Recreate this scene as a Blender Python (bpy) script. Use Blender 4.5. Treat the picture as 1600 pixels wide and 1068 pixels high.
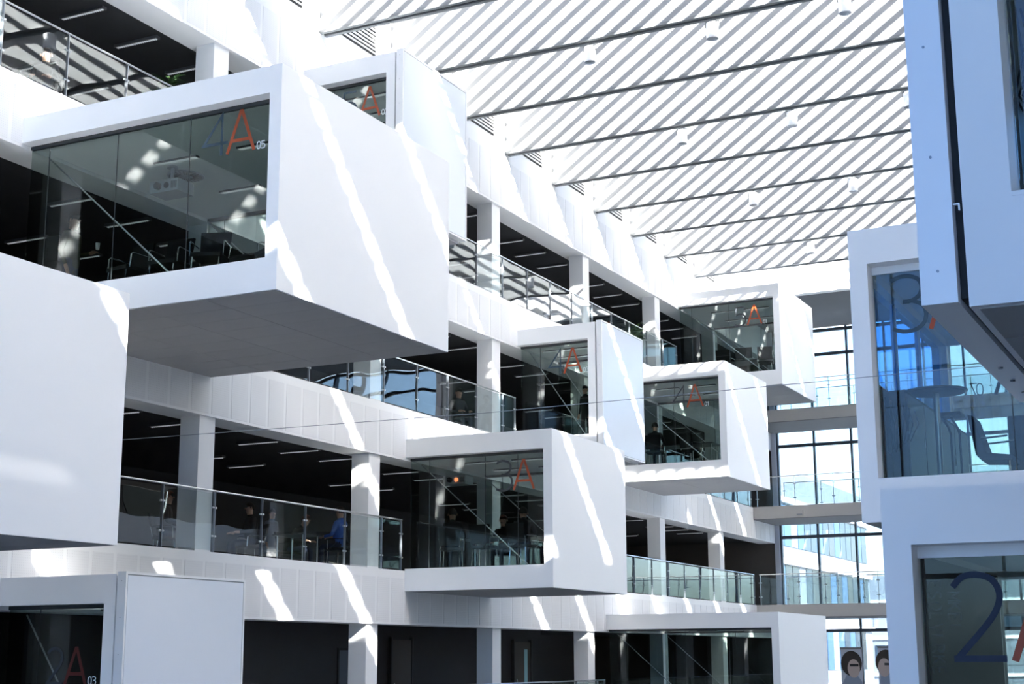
import bpy, bmesh, math, random
from mathutils import Vector, Matrix
random.seed(7)
scene = bpy.context.scene
for o in list(bpy.data.objects): bpy.data.objects.remove(o)

# ------------------------------------------------------------------ camera
FPX, YAW, PITCH, ROLL = 2342.0, 0.462152, 0.208218, -0.0041244
CAM = Vector((0, 0, 1.65))
_f = Vector((-math.sin(YAW)*math.cos(PITCH), math.cos(YAW)*math.cos(PITCH), math.sin(PITCH)))
_r0 = Vector((math.cos(YAW), math.sin(YAW), 0)); _u0 = _r0.cross(_f)
_r = math.cos(ROLL)*_r0 + math.sin(ROLL)*_u0
_u = -math.sin(ROLL)*_r0 + math.cos(ROLL)*_u0
cd = bpy.data.cameras.new('camera'); cam = bpy.data.objects.new('camera', cd)
scene.collection.objects.link(cam)
cd.sensor_fit = 'HORIZONTAL'; cd.sensor_width = 36.0; cd.lens = FPX/1600*36.0
cd.clip_start = 0.05; cd.clip_end = 1000
M = Matrix((( _r.x,_u.x,-_f.x,CAM.x),(_r.y,_u.y,-_f.y,CAM.y),(_r.z,_u.z,-_f.z,CAM.z),(0,0,0,1)))
cam.matrix_world = M
scene.camera = cam
def ray(x, y): return _f + _r*((x-800)/FPX) - _u*((y-534)/FPX)
def atX(x, y, X): d = ray(x, y); return CAM + d*(X/d.x)
def atY(x, y, Y): d = ray(x, y); return CAM + d*(Y/d.y)
def atZ(x, y, Z): d = ray(x, y); return CAM + d*((Z-1.65)/d.z)

# ------------------------------------------------------------------ world, sun, exposure
SUN = Vector((-1.449, 0.909, -1.0)).normalized()          # direction the light travels
w = bpy.data.worlds.new('sky'); scene.world = w; w.use_nodes = True
nt = w.node_tree; nt.nodes.clear()
sky = nt.nodes.new('ShaderNodeTexSky'); sky.sky_type = 'NISHITA'; sky.sun_disc = False
sky.sun_elevation = math.asin(-SUN.z); sky.sun_rotation = math.atan2(-SUN.x, -SUN.y)
sky.air_density = 1.0; sky.dust_density = 2.6; sky.ozone_density = 1.0
bg = nt.nodes.new('ShaderNodeBackground'); bg.inputs['Strength'].default_value = 0.42
out = nt.nodes.new('ShaderNodeOutputWorld')
nt.links.new(sky.outputs[0], bg.inputs[0]); nt.links.new(bg.outputs[0], out.inputs[0])
sl = bpy.data.lights.new('sun', 'SUN'); sl.energy = 20.0; sl.angle = math.radians(0.53); sl.color = (1.0, 0.945, 0.87)
so = bpy.data.objects.new('sun', sl); scene.collection.objects.link(so)
so.rotation_euler = SUN.to_track_quat('-Z', 'Y').to_euler(); so.location = (20, -10, 40)
scene.view_settings.view_transform = 'Standard'; scene.view_settings.look = 'None'
scene.view_settings.gamma = 1.0; scene.view_settings.use_curve_mapping = False
scene.view_settings.exposure = 2.07
try:
    scene.cycles.transparent_max_bounces = 24; scene.cycles.diffuse_bounces = 6; scene.cycles.max_bounces = 14
except Exception: pass

# ------------------------------------------------------------------ materials
def mat(name, col, rough=0.6, metal=0.0, emit=0.0, spec=0.5, noise=0.0, nscale=6.0, bump=0.0, bscale=60.0, dots=None):
    m = bpy.data.materials.new(name); m.use_nodes = True
    n = m.node_tree; b = n.nodes['Principled BSDF']
    b.inputs['Base Color'].default_value = (*col, 1); b.inputs['Roughness'].default_value = rough
    b.inputs['Metallic'].default_value = metal; b.inputs['Specular IOR Level'].default_value = spec
    if emit:
        b.inputs['Emission Color'].default_value = (*col, 1); b.inputs['Emission Strength'].default_value = emit
    tc = n.nodes.new('ShaderNodeTexCoord')
    if noise:
        t = n.nodes.new('ShaderNodeTexNoise'); t.inputs['Scale'].default_value = nscale; t.inputs['Detail'].default_value = 3
        n.links.new(tc.outputs['Object'], t.inputs['Vector'])
        r = n.nodes.new('ShaderNodeMapRange'); r.inputs['To Min'].default_value = 1-noise; r.inputs['To Max'].default_value = 1+noise*0.4
        n.links.new(t.outputs['Fac'], r.inputs['Value'])
        mx = n.nodes.new('ShaderNodeVectorMath'); mx.operation = 'SCALE'; mx.inputs[0].default_value = col
        n.links.new(r.outputs[0], mx.inputs['Scale']); n.links.new(mx.outputs[0], b.inputs['Base Color'])
    if bump:
        t2 = n.nodes.new('ShaderNodeTexNoise'); t2.inputs['Scale'].default_value = bscale
        n.links.new(tc.outputs['Object'], t2.inputs['Vector'])
        bp = n.nodes.new('ShaderNodeBump'); bp.inputs['Strength'].default_value = bump; bp.inputs['Distance'].default_value = 0.004
        n.links.new(t2.outputs['Fac'], bp.inputs['Height']); n.links.new(bp.outputs[0], b.inputs['Normal'])
    if dots:
        v = n.nodes.new('ShaderNodeTexVoronoi'); v.inputs['Scale'].default_value = dots; v.inputs['Randomness'].default_value = 0
        n.links.new(tc.outputs['Object'], v.inputs['Vector'])
        r = n.nodes.new('ShaderNodeMapRange'); r.inputs['From Min'].default_value = 0.18; r.inputs['From Max'].default_value = 0.24
        r.inputs['To Min'].default_value = 0.80; r.inputs['To Max'].default_value = 1
        n.links.new(v.outputs['Distance'], r.inputs['Value'])
        mx = n.nodes.new('ShaderNodeVectorMath'); mx.operation = 'SCALE'; mx.inputs[0].default_value = col
        n.links.new(r.outputs[0], mx.inputs['Scale']); n.links.new(mx.outputs[0], b.inputs['Base Color'])
    return m
def glass(name, tint, gain=1.7, wav=0.0, wscale=1.2, ior=1.5, refl=(0.95, 0.97, 1.0)):
    m = bpy.data.materials.new(name); m.use_nodes = True
    n = m.node_tree; n.nodes.clear()
    o = n.nodes.new('ShaderNodeOutputMaterial'); mix = n.nodes.new('ShaderNodeMixShader')
    tr = n.nodes.new('ShaderNodeBsdfTransparent'); tr.inputs[0].default_value = (*tint, 1)
    gl = n.nodes.new('ShaderNodeBsdfGlossy'); gl.inputs['Roughness'].default_value = 0.0; gl.inputs['Color'].default_value = (*refl, 1)
    fr = n.nodes.new('ShaderNodeFresnel'); fr.inputs['IOR'].default_value = ior
    ge = n.nodes.new('ShaderNodeNewGeometry')
    # the same facing-ratio on either side of the pane
    ml = n.nodes.new('ShaderNodeMath'); ml.operation = 'MULTIPLY'; ml.inputs[1].default_value = gain; ml.use_clamp = True
    lw = n.nodes.new('ShaderNodeLayerWeight'); lw.inputs['Blend'].default_value = 0.5
    # schlick from the facing weight
    pw = n.nodes.new('ShaderNodeMath'); pw.operation = 'POWER'; pw.inputs[1].default_value = 5.0
    sc = n.nodes.new('ShaderNodeMath'); sc.operation = 'MULTIPLY_ADD'; sc.inputs[1].default_value = 0.96; sc.inputs[2].default_value = 0.04
    n.links.new(lw.outputs['Facing'], pw.inputs[0]); n.links.new(pw.outputs[0], sc.inputs[0])
    n.links.new(sc.outputs[0], ml.inputs[0]); n.links.new(ml.outputs[0], mix.inputs[0])
    n.nodes.remove(fr); n.nodes.remove(ge)
    if wav:
        tc = n.nodes.new('ShaderNodeTexCoord'); t = n.nodes.new('ShaderNodeTexNoise')
        t.inputs['Scale'].default_value = wscale; t.inputs['Detail'].default_value = 1.0
        n.links.new(tc.outputs['Object'], t.inputs['Vector'])
        bp = n.nodes.new('ShaderNodeBump'); bp.inputs['Strength'].default_value = 1.0; bp.inputs['Distance'].default_value = wav
        n.links.new(t.outputs['Fac'], bp.inputs['Height']); n.links.new(bp.outputs[0], gl.inputs['Normal'])
    n.links.new(tr.outputs[0], mix.inputs[1]); n.links.new(gl.outputs[0], mix.inputs[2]); n.links.new(mix.outputs[0], o.inputs[0])
    return m
MT = dict(
    white=mat('white_plaster', (0.86, 0.86, 0.865), 0.65, noise=0.02, nscale=0.7, bump=0.05),
    podwhite=mat('white_lacquer', (0.86, 0.865, 0.875), 0.5, noise=0.015, nscale=0.5),
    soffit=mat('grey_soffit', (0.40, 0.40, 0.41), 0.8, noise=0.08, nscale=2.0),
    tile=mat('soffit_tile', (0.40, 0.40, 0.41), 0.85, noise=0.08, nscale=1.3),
    perf=mat('perforated_panel', (0.80, 0.80, 0.81), 0.7, noise=0.03, nscale=1.5, dots=26.0),
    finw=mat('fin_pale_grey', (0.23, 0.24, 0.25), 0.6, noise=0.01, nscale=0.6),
    steel=mat('steel_grey', (0.25, 0.27, 0.30), 0.35, metal=0.7),
    bright=mat('brushed_steel', (0.62, 0.64, 0.66), 0.28, metal=0.9),
    finedge=mat('fin_edge_grey', (0.16, 0.17, 0.18), 0.5),
    black=mat('black', (0.008, 0.008, 0.009), 0.6),
    darkceil=mat('dark_ceiling', (0.035, 0.035, 0.038), 0.8, noise=0.25, nscale=3.0),
    darkwall=mat('dark_wall', (0.045, 0.045, 0.05), 0.8, noise=0.15, nscale=0.8),
    brownwall=mat('brown_grey_wall', (0.10, 0.09, 0.085), 0.8, noise=0.1, nscale=0.8),
    carpet=mat('dark_carpet', (0.03, 0.03, 0.033), 0.95, noise=0.3, nscale=40),
    ground=mat('atrium_floor', (0.14, 0.135, 0.13), 0.5, noise=0.15, nscale=1.0),
    palefloor=mat('pale_floor', (0.42, 0.40, 0.37), 0.5, noise=0.1, nscale=1.0),
    finback=mat('fin_back_grey', (0.25, 0.26, 0.27), 0.7),
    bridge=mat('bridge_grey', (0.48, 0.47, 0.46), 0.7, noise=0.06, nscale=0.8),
    panel=mat('panel_face', (0.72, 0.77, 0.85), 0.22, noise=0.01, nscale=0.4),
    alu=mat('white_aluminium', (0.84, 0.85, 0.87), 0.35, metal=0.1),
    mull=mat('mullion_grey', (0.07, 0.085, 0.11), 0.4, metal=0.3),
    jamb=mat('pale_jamb', (0.62, 0.66, 0.76), 0.5),
    lamp=mat('lamp_strip', (0.70, 0.72, 0.75), 0.4, emit=0.11),
    lamph=mat('lamp_housing', (0.10, 0.10, 0.11), 0.5),
    track=mat('dark_track', (0.03, 0.035, 0.04), 0.4),
    orange=mat('orange_film', (0.36, 0.055, 0.012), 0.5), red=mat('red_film', (0.08, 0.012, 0.01), 0.5), navyfilm=mat('navy_film', (0.006, 0.014, 0.04), 0.6),
    bluefilm=mat('blue_film', (0.035, 0.07, 0.10), 0.5), greyfilm=mat('grey_film', (0.035, 0.042, 0.05), 0.5),
    palefilm=mat('pale_film', (0.75, 0.80, 0.82), 0.5), dimfilm=mat('dim_film', (0.085, 0.085, 0.09), 0.6),
    blackfab=mat('black_fabric', (0.012, 0.012, 0.014), 0.9, noise=0.2, nscale=30),
    chrome=mat('chrome', (0.75, 0.76, 0.78), 0.12, metal=1.0),
    table=mat('dark_table', (0.05, 0.05, 0.055), 0.4),
    rope=mat('cable_black', (0.01, 0.01, 0.012), 0.5),
    leaf=mat('leaf_green', (0.10, 0.20, 0.03), 0.45, noise=0.4, nscale=5), leafd=mat('leaf_dark', (0.02, 0.055, 0.015), 0.45, noise=0.4, nscale=5),
    pot=mat('grey_pot', (0.2, 0.2, 0.21), 0.6), soil=mat('soil', (0.03, 0.02, 0.015), 0.95),
    stem=mat('plant_stem', (0.10, 0.08, 0.04), 0.8),
    aqua=mat('aqua_plastic', (0.25, 0.55, 0.65), 0.35),
    projw=mat('projector_body', (0.45, 0.46, 0.50), 0.4), lens=mat('projector_lens', (0.02, 0.02, 0.03), 0.1),
    projlit=mat('projector_lamp_glow', (0.9, 0.25, 0.1), 0.4, emit=0.6),
    skin=mat('skin', (0.45, 0.26, 0.18), 0.55), hair=mat('dark_hair', (0.02, 0.014, 0.01), 0.6), hairr=mat('reddish_hair', (0.16, 0.05, 0.03), 0.6),
    olive=mat('olive_cloth', (0.05, 0.047, 0.018), 0.9), navy=mat('navy_cloth', (0.02, 0.03, 0.06), 0.9), dark=mat('dark_cloth', (0.02, 0.02, 0.022), 0.9),
    greycoat=mat('grey_coat', (0.12, 0.14, 0.18), 0.9), bluecl=mat('blue_cloth', (0.05, 0.13, 0.45), 0.85), redcl=mat('red_cloth', (0.25, 0.03, 0.03), 0.9),
    eye=mat('eye', (0.03, 0.02, 0.02), 0.3), cup=mat('white_cup', (0.7, 0.7, 0.7), 0.4),
    fac=mat('facade_white', (0.11, 0.125, 0.15), 0.5, noise=0.06, nscale=0.3),
    facb=mat('facade_blue_panel', (0.03, 0.065, 0.12), 0.25, noise=0.1, nscale=0.4),
    facglass=mat('facade_glass', (0.012, 0.022, 0.035), 0.2, spec=1.0), facdark=mat('facade_dark', (0.02, 0.025, 0.03), 0.1),
    outside=mat('paving', (0.35, 0.35, 0.34), 0.9, noise=0.2, nscale=0.5),
    gpod=glass('pod_glass', (0.72, 0.77, 0.75), 0.9), grail=glass('rail_glass', (0.90, 0.93, 0.93), 1.3, wav=0.011, wscale=0.55),
    gend=glass('curtain_glass', (0.62, 0.68, 0.74), 1.6), groof=glass('roof_glass', (0.93, 0.95, 0.96), 1.2),
    gblue=glass('blue_fill_glass', (0.36, 0.46, 0.60), 1.6),  # tint of the unseen near end, made up to cool and dim its light
    board=mat('blue_glass_board', (0.33, 0.52, 0.85), 0.02, metal=1.0),
    lining=mat('dark_lining', (0.05, 0.05, 0.05), 0.6, noise=0.1, nscale=2.0),
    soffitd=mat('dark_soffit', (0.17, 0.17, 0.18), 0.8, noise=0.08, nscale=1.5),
    greflect=glass('blue_reflection_glass', (0.30, 0.55, 0.88), 0.6),  # blue tint paints a sky reflection into the side panes
    gfill=glass('fill_glass', (0.16, 0.158, 0.155), 1.0),  # tint sets how much added fill light comes from the right
    gback=glass('lamp_glass', (0.9, 0.9, 0.9), 1.5),
    paper=mat('poster_grey', (0.40, 0.44, 0.52), 0.6), shirt=mat('poster_shirt', (0.20, 0.25, 0.34), 0.6), pskin=mat('poster_skin', (0.40, 0.33, 0.31), 0.6),
    screenblue=mat('blue_screen', (0.15, 0.40, 0.95), 0.3, emit=0.7),
)

# ------------------------------------------------------------------ mesh helpers
COL = scene.collection
class MB:
    def __init__(s): s.v = []; s.f = []; s.m = []
    def box(s, x0, x1, y0, y1, z0, z1, mi=0):
        x0, x1 = min(x0, x1), max(x0, x1); y0, y1 = min(y0, y1), max(y0, y1); z0, z1 = min(z0, z1), max(z0, z1)
        b = len(s.v)
        s.v += [(x0,y0,z0),(x1,y0,z0),(x1,y1,z0),(x0,y1,z0),(x0,y0,z1),(x1,y0,z1),(x1,y1,z1),(x0,y1,z1)]
        s.f += [tuple(b+i for i in q) for q in ((0,3,2,1),(4,5,6,7),(0,1,5,4),(1,2,6,5),(2,3,7,6),(3,0,4,7))]; s.m += [mi]*6
        return s
    def tube(s, pts, r, n=8, cap=True, mi=0):
        P = [Vector(p) for p in pts]; b = len(s.v); rr = r if isinstance(r, (list, tuple)) else [r]*len(P)
        ref = None
        for i, p in enumerate(P):
            t = (P[min(i+1, len(P)-1)]-P[max(i-1, 0)]).normalized()
            if ref is None:
                ref = Vector((0,0,1)) if abs(t.z) < 0.9 else Vector((1,0,0))
            a = t.cross(ref)
            if a.length < 1e-5: a = t.orthogonal()
            a.normalize(); c = a.cross(t).normalized(); ref = c
            for k in range(n):
                q = 2*math.pi*k/n; s.v.append(tuple(p + a*(math.cos(q)*rr[i]) + c*(math.sin(q)*rr[i])))
        for i in range(len(P)-1):
            for k in range(n):
                s.f.append((b+i*n+k, b+i*n+(k+1) % n, b+(i+1)*n+(k+1) % n, b+(i+1)*n+k)); s.m.append(mi)
        if cap:
            s.f.append(tuple(b+k for k in range(n))[::-1]); s.f.append(tuple(b+(len(P)-1)*n+k for k in range(n))); s.m += [mi]*2
        return s
    def lathe(s, prof, c=(0,0,0), n=20, mi=0):
        b = len(s.v)
        for (r, z) in prof:
            for k in range(n):
                q = 2*math.pi*k/n; s.v.append((c[0]+r*math.cos(q), c[1]+r*math.sin(q), c[2]+z))
        for i in range(len(prof)-1):
            for k in range(n):
                s.f.append((b+i*n+k, b+i*n+(k+1) % n, b+(i+1)*n+(k+1) % n, b+(i+1)*n+k)); s.m.append(mi)
        s.f.append(tuple(b+k for k in range(n))[::-1]); s.f.append(tuple(b+(len(prof)-1)*n+k for k in range(n))); s.m += [mi]*2
        return s
    def prism(s, poly, y0, y1, mi=0):           # polygon in xz, extruded in y
        b = len(s.v); n = len(poly)
        s.v += [(p[0], y0, p[1]) for p in poly]+[(p[0], y1, p[1]) for p in poly]
        s.f.append(tuple(b+i for i in range(n))); s.f.append(tuple(b+n+i for i in range(n))[::-1])
        for i in range(n): s.f.append((b+i, b+n+i, b+n+(i+1) % n, b+(i+1) % n))
        s.m += [mi]*(n+2); return s
    def mesh(s, name, mats):
        me = bpy.data.meshes.new(name); me.from_pydata(s.v, [], s.f)
        for m in (mats if isinstance(mats, (list, tuple)) else [mats]): me.materials.append(MT[m] if isinstance(m, str) else m)
        me.polygons.foreach_set('material_index', s.m)
        me.update(); return me
    def build(s, name, mats, parent=None, smooth=False, fix=False):
        me = s.mesh(name, mats)
        if fix:
            bm = bmesh.new(); bm.from_mesh(me); bmesh.ops.recalc_face_normals(bm, faces=bm.faces); bm.to_mesh(me); bm.free()
        if smooth: me.polygons.foreach_set('use_smooth', [True]*len(me.polygons))
        return link(name, me, parent)
def link(name, me, parent=None, loc=None, rz=0.0):
    o = bpy.data.objects.new(name, me); COL.objects.link(o); o.parent = parent
    if loc is not None: o.location = loc
    if rz: o.rotation_euler = (0, 0, rz)
    return o
def tag(o, label=None, cat=None, group=None, kind=None):
    if label: o['label'] = label
    if cat: o['category'] = cat
    if group: o['group'] = group
    if kind: o['kind'] = kind
    return o
def thing(name, label, cat, loc=(0,0,0), rz=0.0, group=None):
    o = bpy.data.objects.new(name, None); COL.objects.link(o); o.location = loc; o.rotation_euler = (0,0,rz)
    o.empty_display_size = 0.2
    return tag(o, label, cat, group)
def struct(name, mb, m, label=None, parent=None):
    o = mb.build(name, m, parent); o['kind'] = 'structure'
    if label: o['label'] = label
    return o
def dup(root, loc, rz=None, label=None, group=None):
    r = root.copy(); COL.objects.link(r); r.location = loc
    if rz is not None: r.rotation_euler = (0,0,rz)
    if label: r['label'] = label
    if group: r['group'] = group
    for ch in list(root.children):
        c = ch.copy(); COL.objects.link(c); c.parent = r
        for g in ch.children:
            d = g.copy(); COL.objects.link(d); d.parent = c
    return r

# ------------------------------------------------------------------ dimensions
XL, XR = -16.5, 5.7                 # faces of the two gallery sides
XLB, XRB = -23.0, 12.7                # back walls
Y0, Y1 = -14.0, 55.4                  # the two ends
FL = {2: 0.0, 3: 3.5, 4: 7.0, 5: 10.5}
SLAB = 1.13; ROOFS = 12.87; TOP = 16.7; FINB = 14.34
FIN0, FINP, FINT = 24.24, 2.845, 0.26
ENDB = FIN0 + 9*FINP                 # plane of the end beam

# ------------------------------------------------------------------ structure: gallery sides
PANEL_P = 0.568
def gallery(side):
    L = side == 'left'; xf = XL if L else XR; xb = XLB if L else XRB; s = -1 if L else 1
    tn = 0 if L else 10
    for n, F in FL.items():
        t = struct('trim_%d' % (tn+n), MB().box(xf, xf+s*0.65, Y0, Y1, F-SLAB, F), 'white', 'white edge beam of a gallery floor')
        struct('floor', MB().box(xf+s*0.65, xb, Y0, Y1, F-0.28, F), 'carpet' if L else 'palefloor', 'dark gallery floor' if L else 'pale gallery floor')
        struct('ceiling', MB().box(xf+s*0.65, xb, Y0, Y1, F-SLAB+0.1, F-0.30), 'darkceil' if L else 'white', 'dark gallery ceiling' if L else 'white gallery ceiling')
        if L and n > 2:
            me = MB().box(0, 0.006, 0, PANEL_P-0.085, 0, SLAB-0.22).mesh('fascia_panel', 'perf')
            y = 14.33
            while y < Y1-0.7:
                link('fascia_panel', me, t, (xf, y, F-SLAB+0.05)); y += PANEL_P
    wl = struct('wall_%s' % side, MB().box(xf, xf+s*0.65, Y0, Y1, ROOFS, TOP), 'white', 'white upper atrium wall')
    struct('ceiling', MB().box(xf+s*0.65, xb, Y0, Y1, ROOFS+0.1, TOP), 'darkceil' if L else 'white', 'top gallery ceiling')
    if L: struct('wall_back_%s' % side, MB().box(xb, xb+s*0.3, Y0, Y1, -7, TOP), 'darkwall', 'dark back wall of the galleries')
    return wl
WL = gallery('left'); gallery('right')
me = MB().box(0, 0.006, 0, PANEL_P-0.085, 0, 1.22).mesh('wall_panel', 'perf')
y = 14.33
while y < ENDB-0.7:
    link('wall_panel', me, WL, (XL, y, ROOFS+0.06)); y += PANEL_P
struct('floor', MB().box(XLB, XRB, Y0, Y1, -7.3, -7), 'ground', 'atrium ground floor')
struct('floor_outside', MB().box(-120, 90, Y1+0.3, 260, -7.4, -7.05).box(-120, 90, -120, Y0-0.3, -7.4, -7.05), 'outside', 'pale paving outside')
# outer walls of the right galleries: unseen tinted glazing added as fill light
wr = tag(thing('fill_window_3', 'unseen glazed outer wall of the right galleries, added as fill light', None, (XRB, 0, 0)), kind='structure')
gm = MB().box(0.05, 0.065, 0.036, 2.74, 0, 2.36).mesh('glass_pane', 'gfill'); mm = MB().box(0, 0.12, -0.035, 0.035, 0, 2.36).mesh('mullion', 'mull')
for n, F in FL.items():
    for i in range(25): link('mullion', mm, wr, (0, Y0+2.776*i, F)); link('glass_pane', gm, wr, (0, Y0+2.776*i, F))
    MB().box(0, 0.3, Y0, Y1, F-SLAB, F).build('spandrel', 'white', wr)
MB().box(0, 0.3, Y0, Y1, ROOFS, TOP).build('spandrel', 'white', wr); MB().box(0, 0.3, Y0, Y1, -7, -SLAB).build('spandrel', 'white', wr)
# ends of the galleries
struct('wall_end_left', MB().box(XLB, XL-0.02, Y1, Y1+0.25, -7, TOP), 'brownwall', 'brown grey end wall of the galleries')
struct('wall_end_right', MB().box(XR, XRB, Y1, Y1+0.25, -7, TOP), 'brownwall', 'brown grey end wall of the right galleries')
struct('wall_near_left', MB().box(XLB, XL, Y0-0.25, Y0, -7, TOP), 'white', 'near end wall of the galleries')
struct('wall_near_right', MB().box(XR, XRB, Y0-0.25, Y0, -7, TOP), 'white', 'near end wall of the right galleries')
# a bridge deck at the near end carries the viewpoint
struct('floor_bridge_near', MB().box(XL, XR, -2.2, 1.6, -0.46, 0), 'bridge', 'bridge deck at the near end')
# end beam with the ceiling over the bridges
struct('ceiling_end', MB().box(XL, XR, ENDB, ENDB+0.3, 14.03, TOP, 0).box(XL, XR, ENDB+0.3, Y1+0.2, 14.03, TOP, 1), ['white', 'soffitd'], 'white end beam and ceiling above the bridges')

# ------------------------------------------------------------------ roof: fins, skylight
def fin_grilles():
    slat = MB().box(0, 0.014, 0, 1.56, 0, 0.042).mesh('slat', 'white')
    for k in range(-4, 9):
        yk = FIN0+FINP*k
        g = thing('wall_grille', 'louvred air grille high on the white wall between two roof fins', 'grille', (XL, yk+0.62, 14.62), 0, 'air grilles under the skylight')
        MB().box(0.002, 0.012, 0, 1.56, 0, 1.12).build('back_plate', 'black', g)
        for i in range(12): link('slat', slat, g, (0.012, 0, 0.045+i*0.089))
fin_grilles()
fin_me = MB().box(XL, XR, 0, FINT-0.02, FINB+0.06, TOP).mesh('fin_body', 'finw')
back_me = MB().box(XL, XR, FINT-0.019, FINT, FINB+0.063, TOP).mesh('unseen_backing', 'finback')  # unseen backing, added to cut light bounced between the fins
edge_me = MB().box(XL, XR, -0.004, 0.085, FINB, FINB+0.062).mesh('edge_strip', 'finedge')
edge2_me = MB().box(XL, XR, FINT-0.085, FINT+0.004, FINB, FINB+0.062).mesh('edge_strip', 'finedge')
slot_me = MB().box(XL, XR, 0.085, FINT-0.085, FINB+0.035, FINB+0.061).mesh('slot', 'black')
cap_me = MB().box(XL, XR, -0.95, 0.34, TOP+0.002, TOP+0.10).mesh('roof_cap', 'finw')
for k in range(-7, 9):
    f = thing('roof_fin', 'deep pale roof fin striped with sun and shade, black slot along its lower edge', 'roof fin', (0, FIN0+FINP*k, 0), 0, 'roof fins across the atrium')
    link('fin_body', fin_me, f); link('unseen_backing', back_me, f); link('edge_strip', edge_me, f); link('edge_strip', edge2_me, f); link('slot', slot_me, f); link('roof_cap', cap_me, f)
sk = thing('skylight', 'glass skylight with slim glazing bars above the roof fins', 'skylight', (0, 0, TOP))
bar = MB().box(-0.03, 0.03, FIN0-7*FINP-1.0, Y1, 0.07, 0.20).mesh('glazing_bar', 'alu')
BARP = 0.585
for i in range(38): link('glazing_bar', bar, sk, (XL+0.12+i*BARP, 0, 0))
pane = MB().box(XL, XR, 0, FINP-0.02, 0.20, 0.212).mesh('glass_pane', 'groof')
for k in range(-7, 10): link('glass_pane', pane, sk, (0, FIN0+FINP*k-0.32, 0))
MB().box(XL, XR, ENDB-0.97, ENDB+0.3, 0.002, 0.1).build('roof_cap', 'finw', sk)
MB().box(XL, XR, Y0, FIN0-7*FINP-0.951, 0.002, 0.1).build('roof_cap', 'finw', sk)  # unseen closed roof, added to keep sun streaks off the near pods

# spotlights under every second fin
def make_spot():
    t = thing('spotlight', 'white cylindrical spotlight hanging under a roof fin', 'spotlight', (0,0,0), 0, 'spotlights under the roof fins')
    MB().tube([(0,0,0),(0,0,-0.10)], 0.012, 6).build('stem', 'finedge', t)
    MB().tube([(-0.14,0,-0.22),(-0.14,0,-0.10),(0.14,0,-0.10),(0.14,0,-0.22)], 0.012, 6).build('bracket', 'finedge', t)
    MB().lathe([(0.10,-0.13),(0.125,-0.15),(0.125,-0.47),(0.118,-0.48),(0.11,-0.47),(0.105,-0.40)], n=20).build('housing', 'alu', t, smooth=False)
    MB().lathe([(0.105,-0.445),(0.105,-0.455)], n=16).build('lens', 'gback', t)
    return t
sp = None
for (k, xs) in ((1, (-11.7,-9.0,-6.3)), (3, (-11.74,-9.0,-6.27)), (5, (-11.74,-8.97)), (7, (-11.7,-9.0)), (-1, (-11.7,-9.0,-6.3))):
    for x in xs:
        loc = (x, FIN0+FINP*k+0.13, FINB+0.02)
        if sp is None: sp = make_spot(); sp.location = loc
        else: dup(sp, loc)

# ------------------------------------------------------------------ columns
FLN = {2: 'second', 3: 'third', 4: 'fourth', 5: 'top'}
CW = {2: 'lowest', 3: 'lower middle', 4: 'upper middle', 5: 'top'}
cme = {}
for n, F in FL.items():
    h = (ROOFS if n == 5 else F+3.5-SLAB)-F
    m1 = MB().box(-0.42, 0, -0.44, 0, 0, h).mesh('column', 'white')
    for k in range(7):
        yk = 15.72+5.62*k
        o = link('column', m1, None, (XL-0.06, yk, F))
        tag(o, 'square white column on the %s gallery' % CW[n], 'column', 'columns of the %s gallery' % CW[n])

# ------------------------------------------------------------------ railings
POSTP = 1.41
post_me = MB().box(-0.028, 0.022, -0.008, 0.008, 0, 1.06).mesh('post', 'steel')
clamp_me = MB().tube([(0.0,-0.06,0),(0.0,0.06,0)], 0.017, 8).mesh('clamp', 'bright')
pane_cache = {}
def railing(label, a, b, z, group='glass railings', off=None):
    a = Vector(a); b = Vector(b); L = (b-a).length; rz = math.atan2(-(b-a).x, (b-a).y)
    r = thing('glass_railing', label, 'railing', (a.x, a.y, z), rz, group)
    MB().tube([(0,0.02,1.075),(0,L-0.02,1.075)], 0.017, 8).build('handrail', 'bright', r)
    ys = []
    if off is None: off = 0.05
    y = off
    while y < L-0.3: ys.append(y); y += POSTP
    ys.append(L-0.05)
    if ys[0] > 0.4: ys.insert(0, 0.05)
    for yy in ys:
        p = link('post', post_me, r, (0, yy, 0))
        for zz in (0.28, 0.78): link('clamp', clamp_me, p, (0.0, 0, zz))
    for i in range(len(ys)-1):
        w_ = round(ys[i+1]-ys[i]-0.04, 2)
        if w_ < 0.1: continue
        if w_ not in pane_cache:
            pane_cache[w_] = MB().box(-0.005, 0.005, 0, w_, 0.03, 1.03).mesh('glass_pane', 'grail')
        link('glass_pane', pane_cache[w_], r, (0, ys[i]+0.02, 0))
    return r
XRAIL = XL-0.022
def grail(n, ya, yb, label):
    k = math.ceil((ya-21.36)/POSTP); off = 21.36+k*POSTP-ya
    railing(label, (XRAIL, ya, 0), (XRAIL, yb, 0), FL[n], 'glass railings along the galleries', off)
grail(5, 9.0, 23.6, 'long glass railing on the top gallery above the pod lettered 4A 05')
grail(5, 26.4, 45.2, 'glass railing on the top gallery ending at the pod lettered 5A 01')
grail(4, 21.12, 33.36, 'glass railing between the pods lettered 4A 05 and 4A 03')
grail(4, 36.2, 39.6, 'short glass railing between the pods lettered 4A 03 and 4A 01')
grail(4, 43.55, 52.6, 'glass railing between the pod lettered 4A 01 and the bridge')
grail(3, 14.82, 27.85, 'glass railing with people behind it beside the pod lettered 3A')
grail(3, 31.95, 52.6, 'glass railing between the pod lettered 3A and the lowest bridge')
grail(2, 19.2, 38.8, 'glass railing of the lowest gallery in front of the dark doors')

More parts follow.
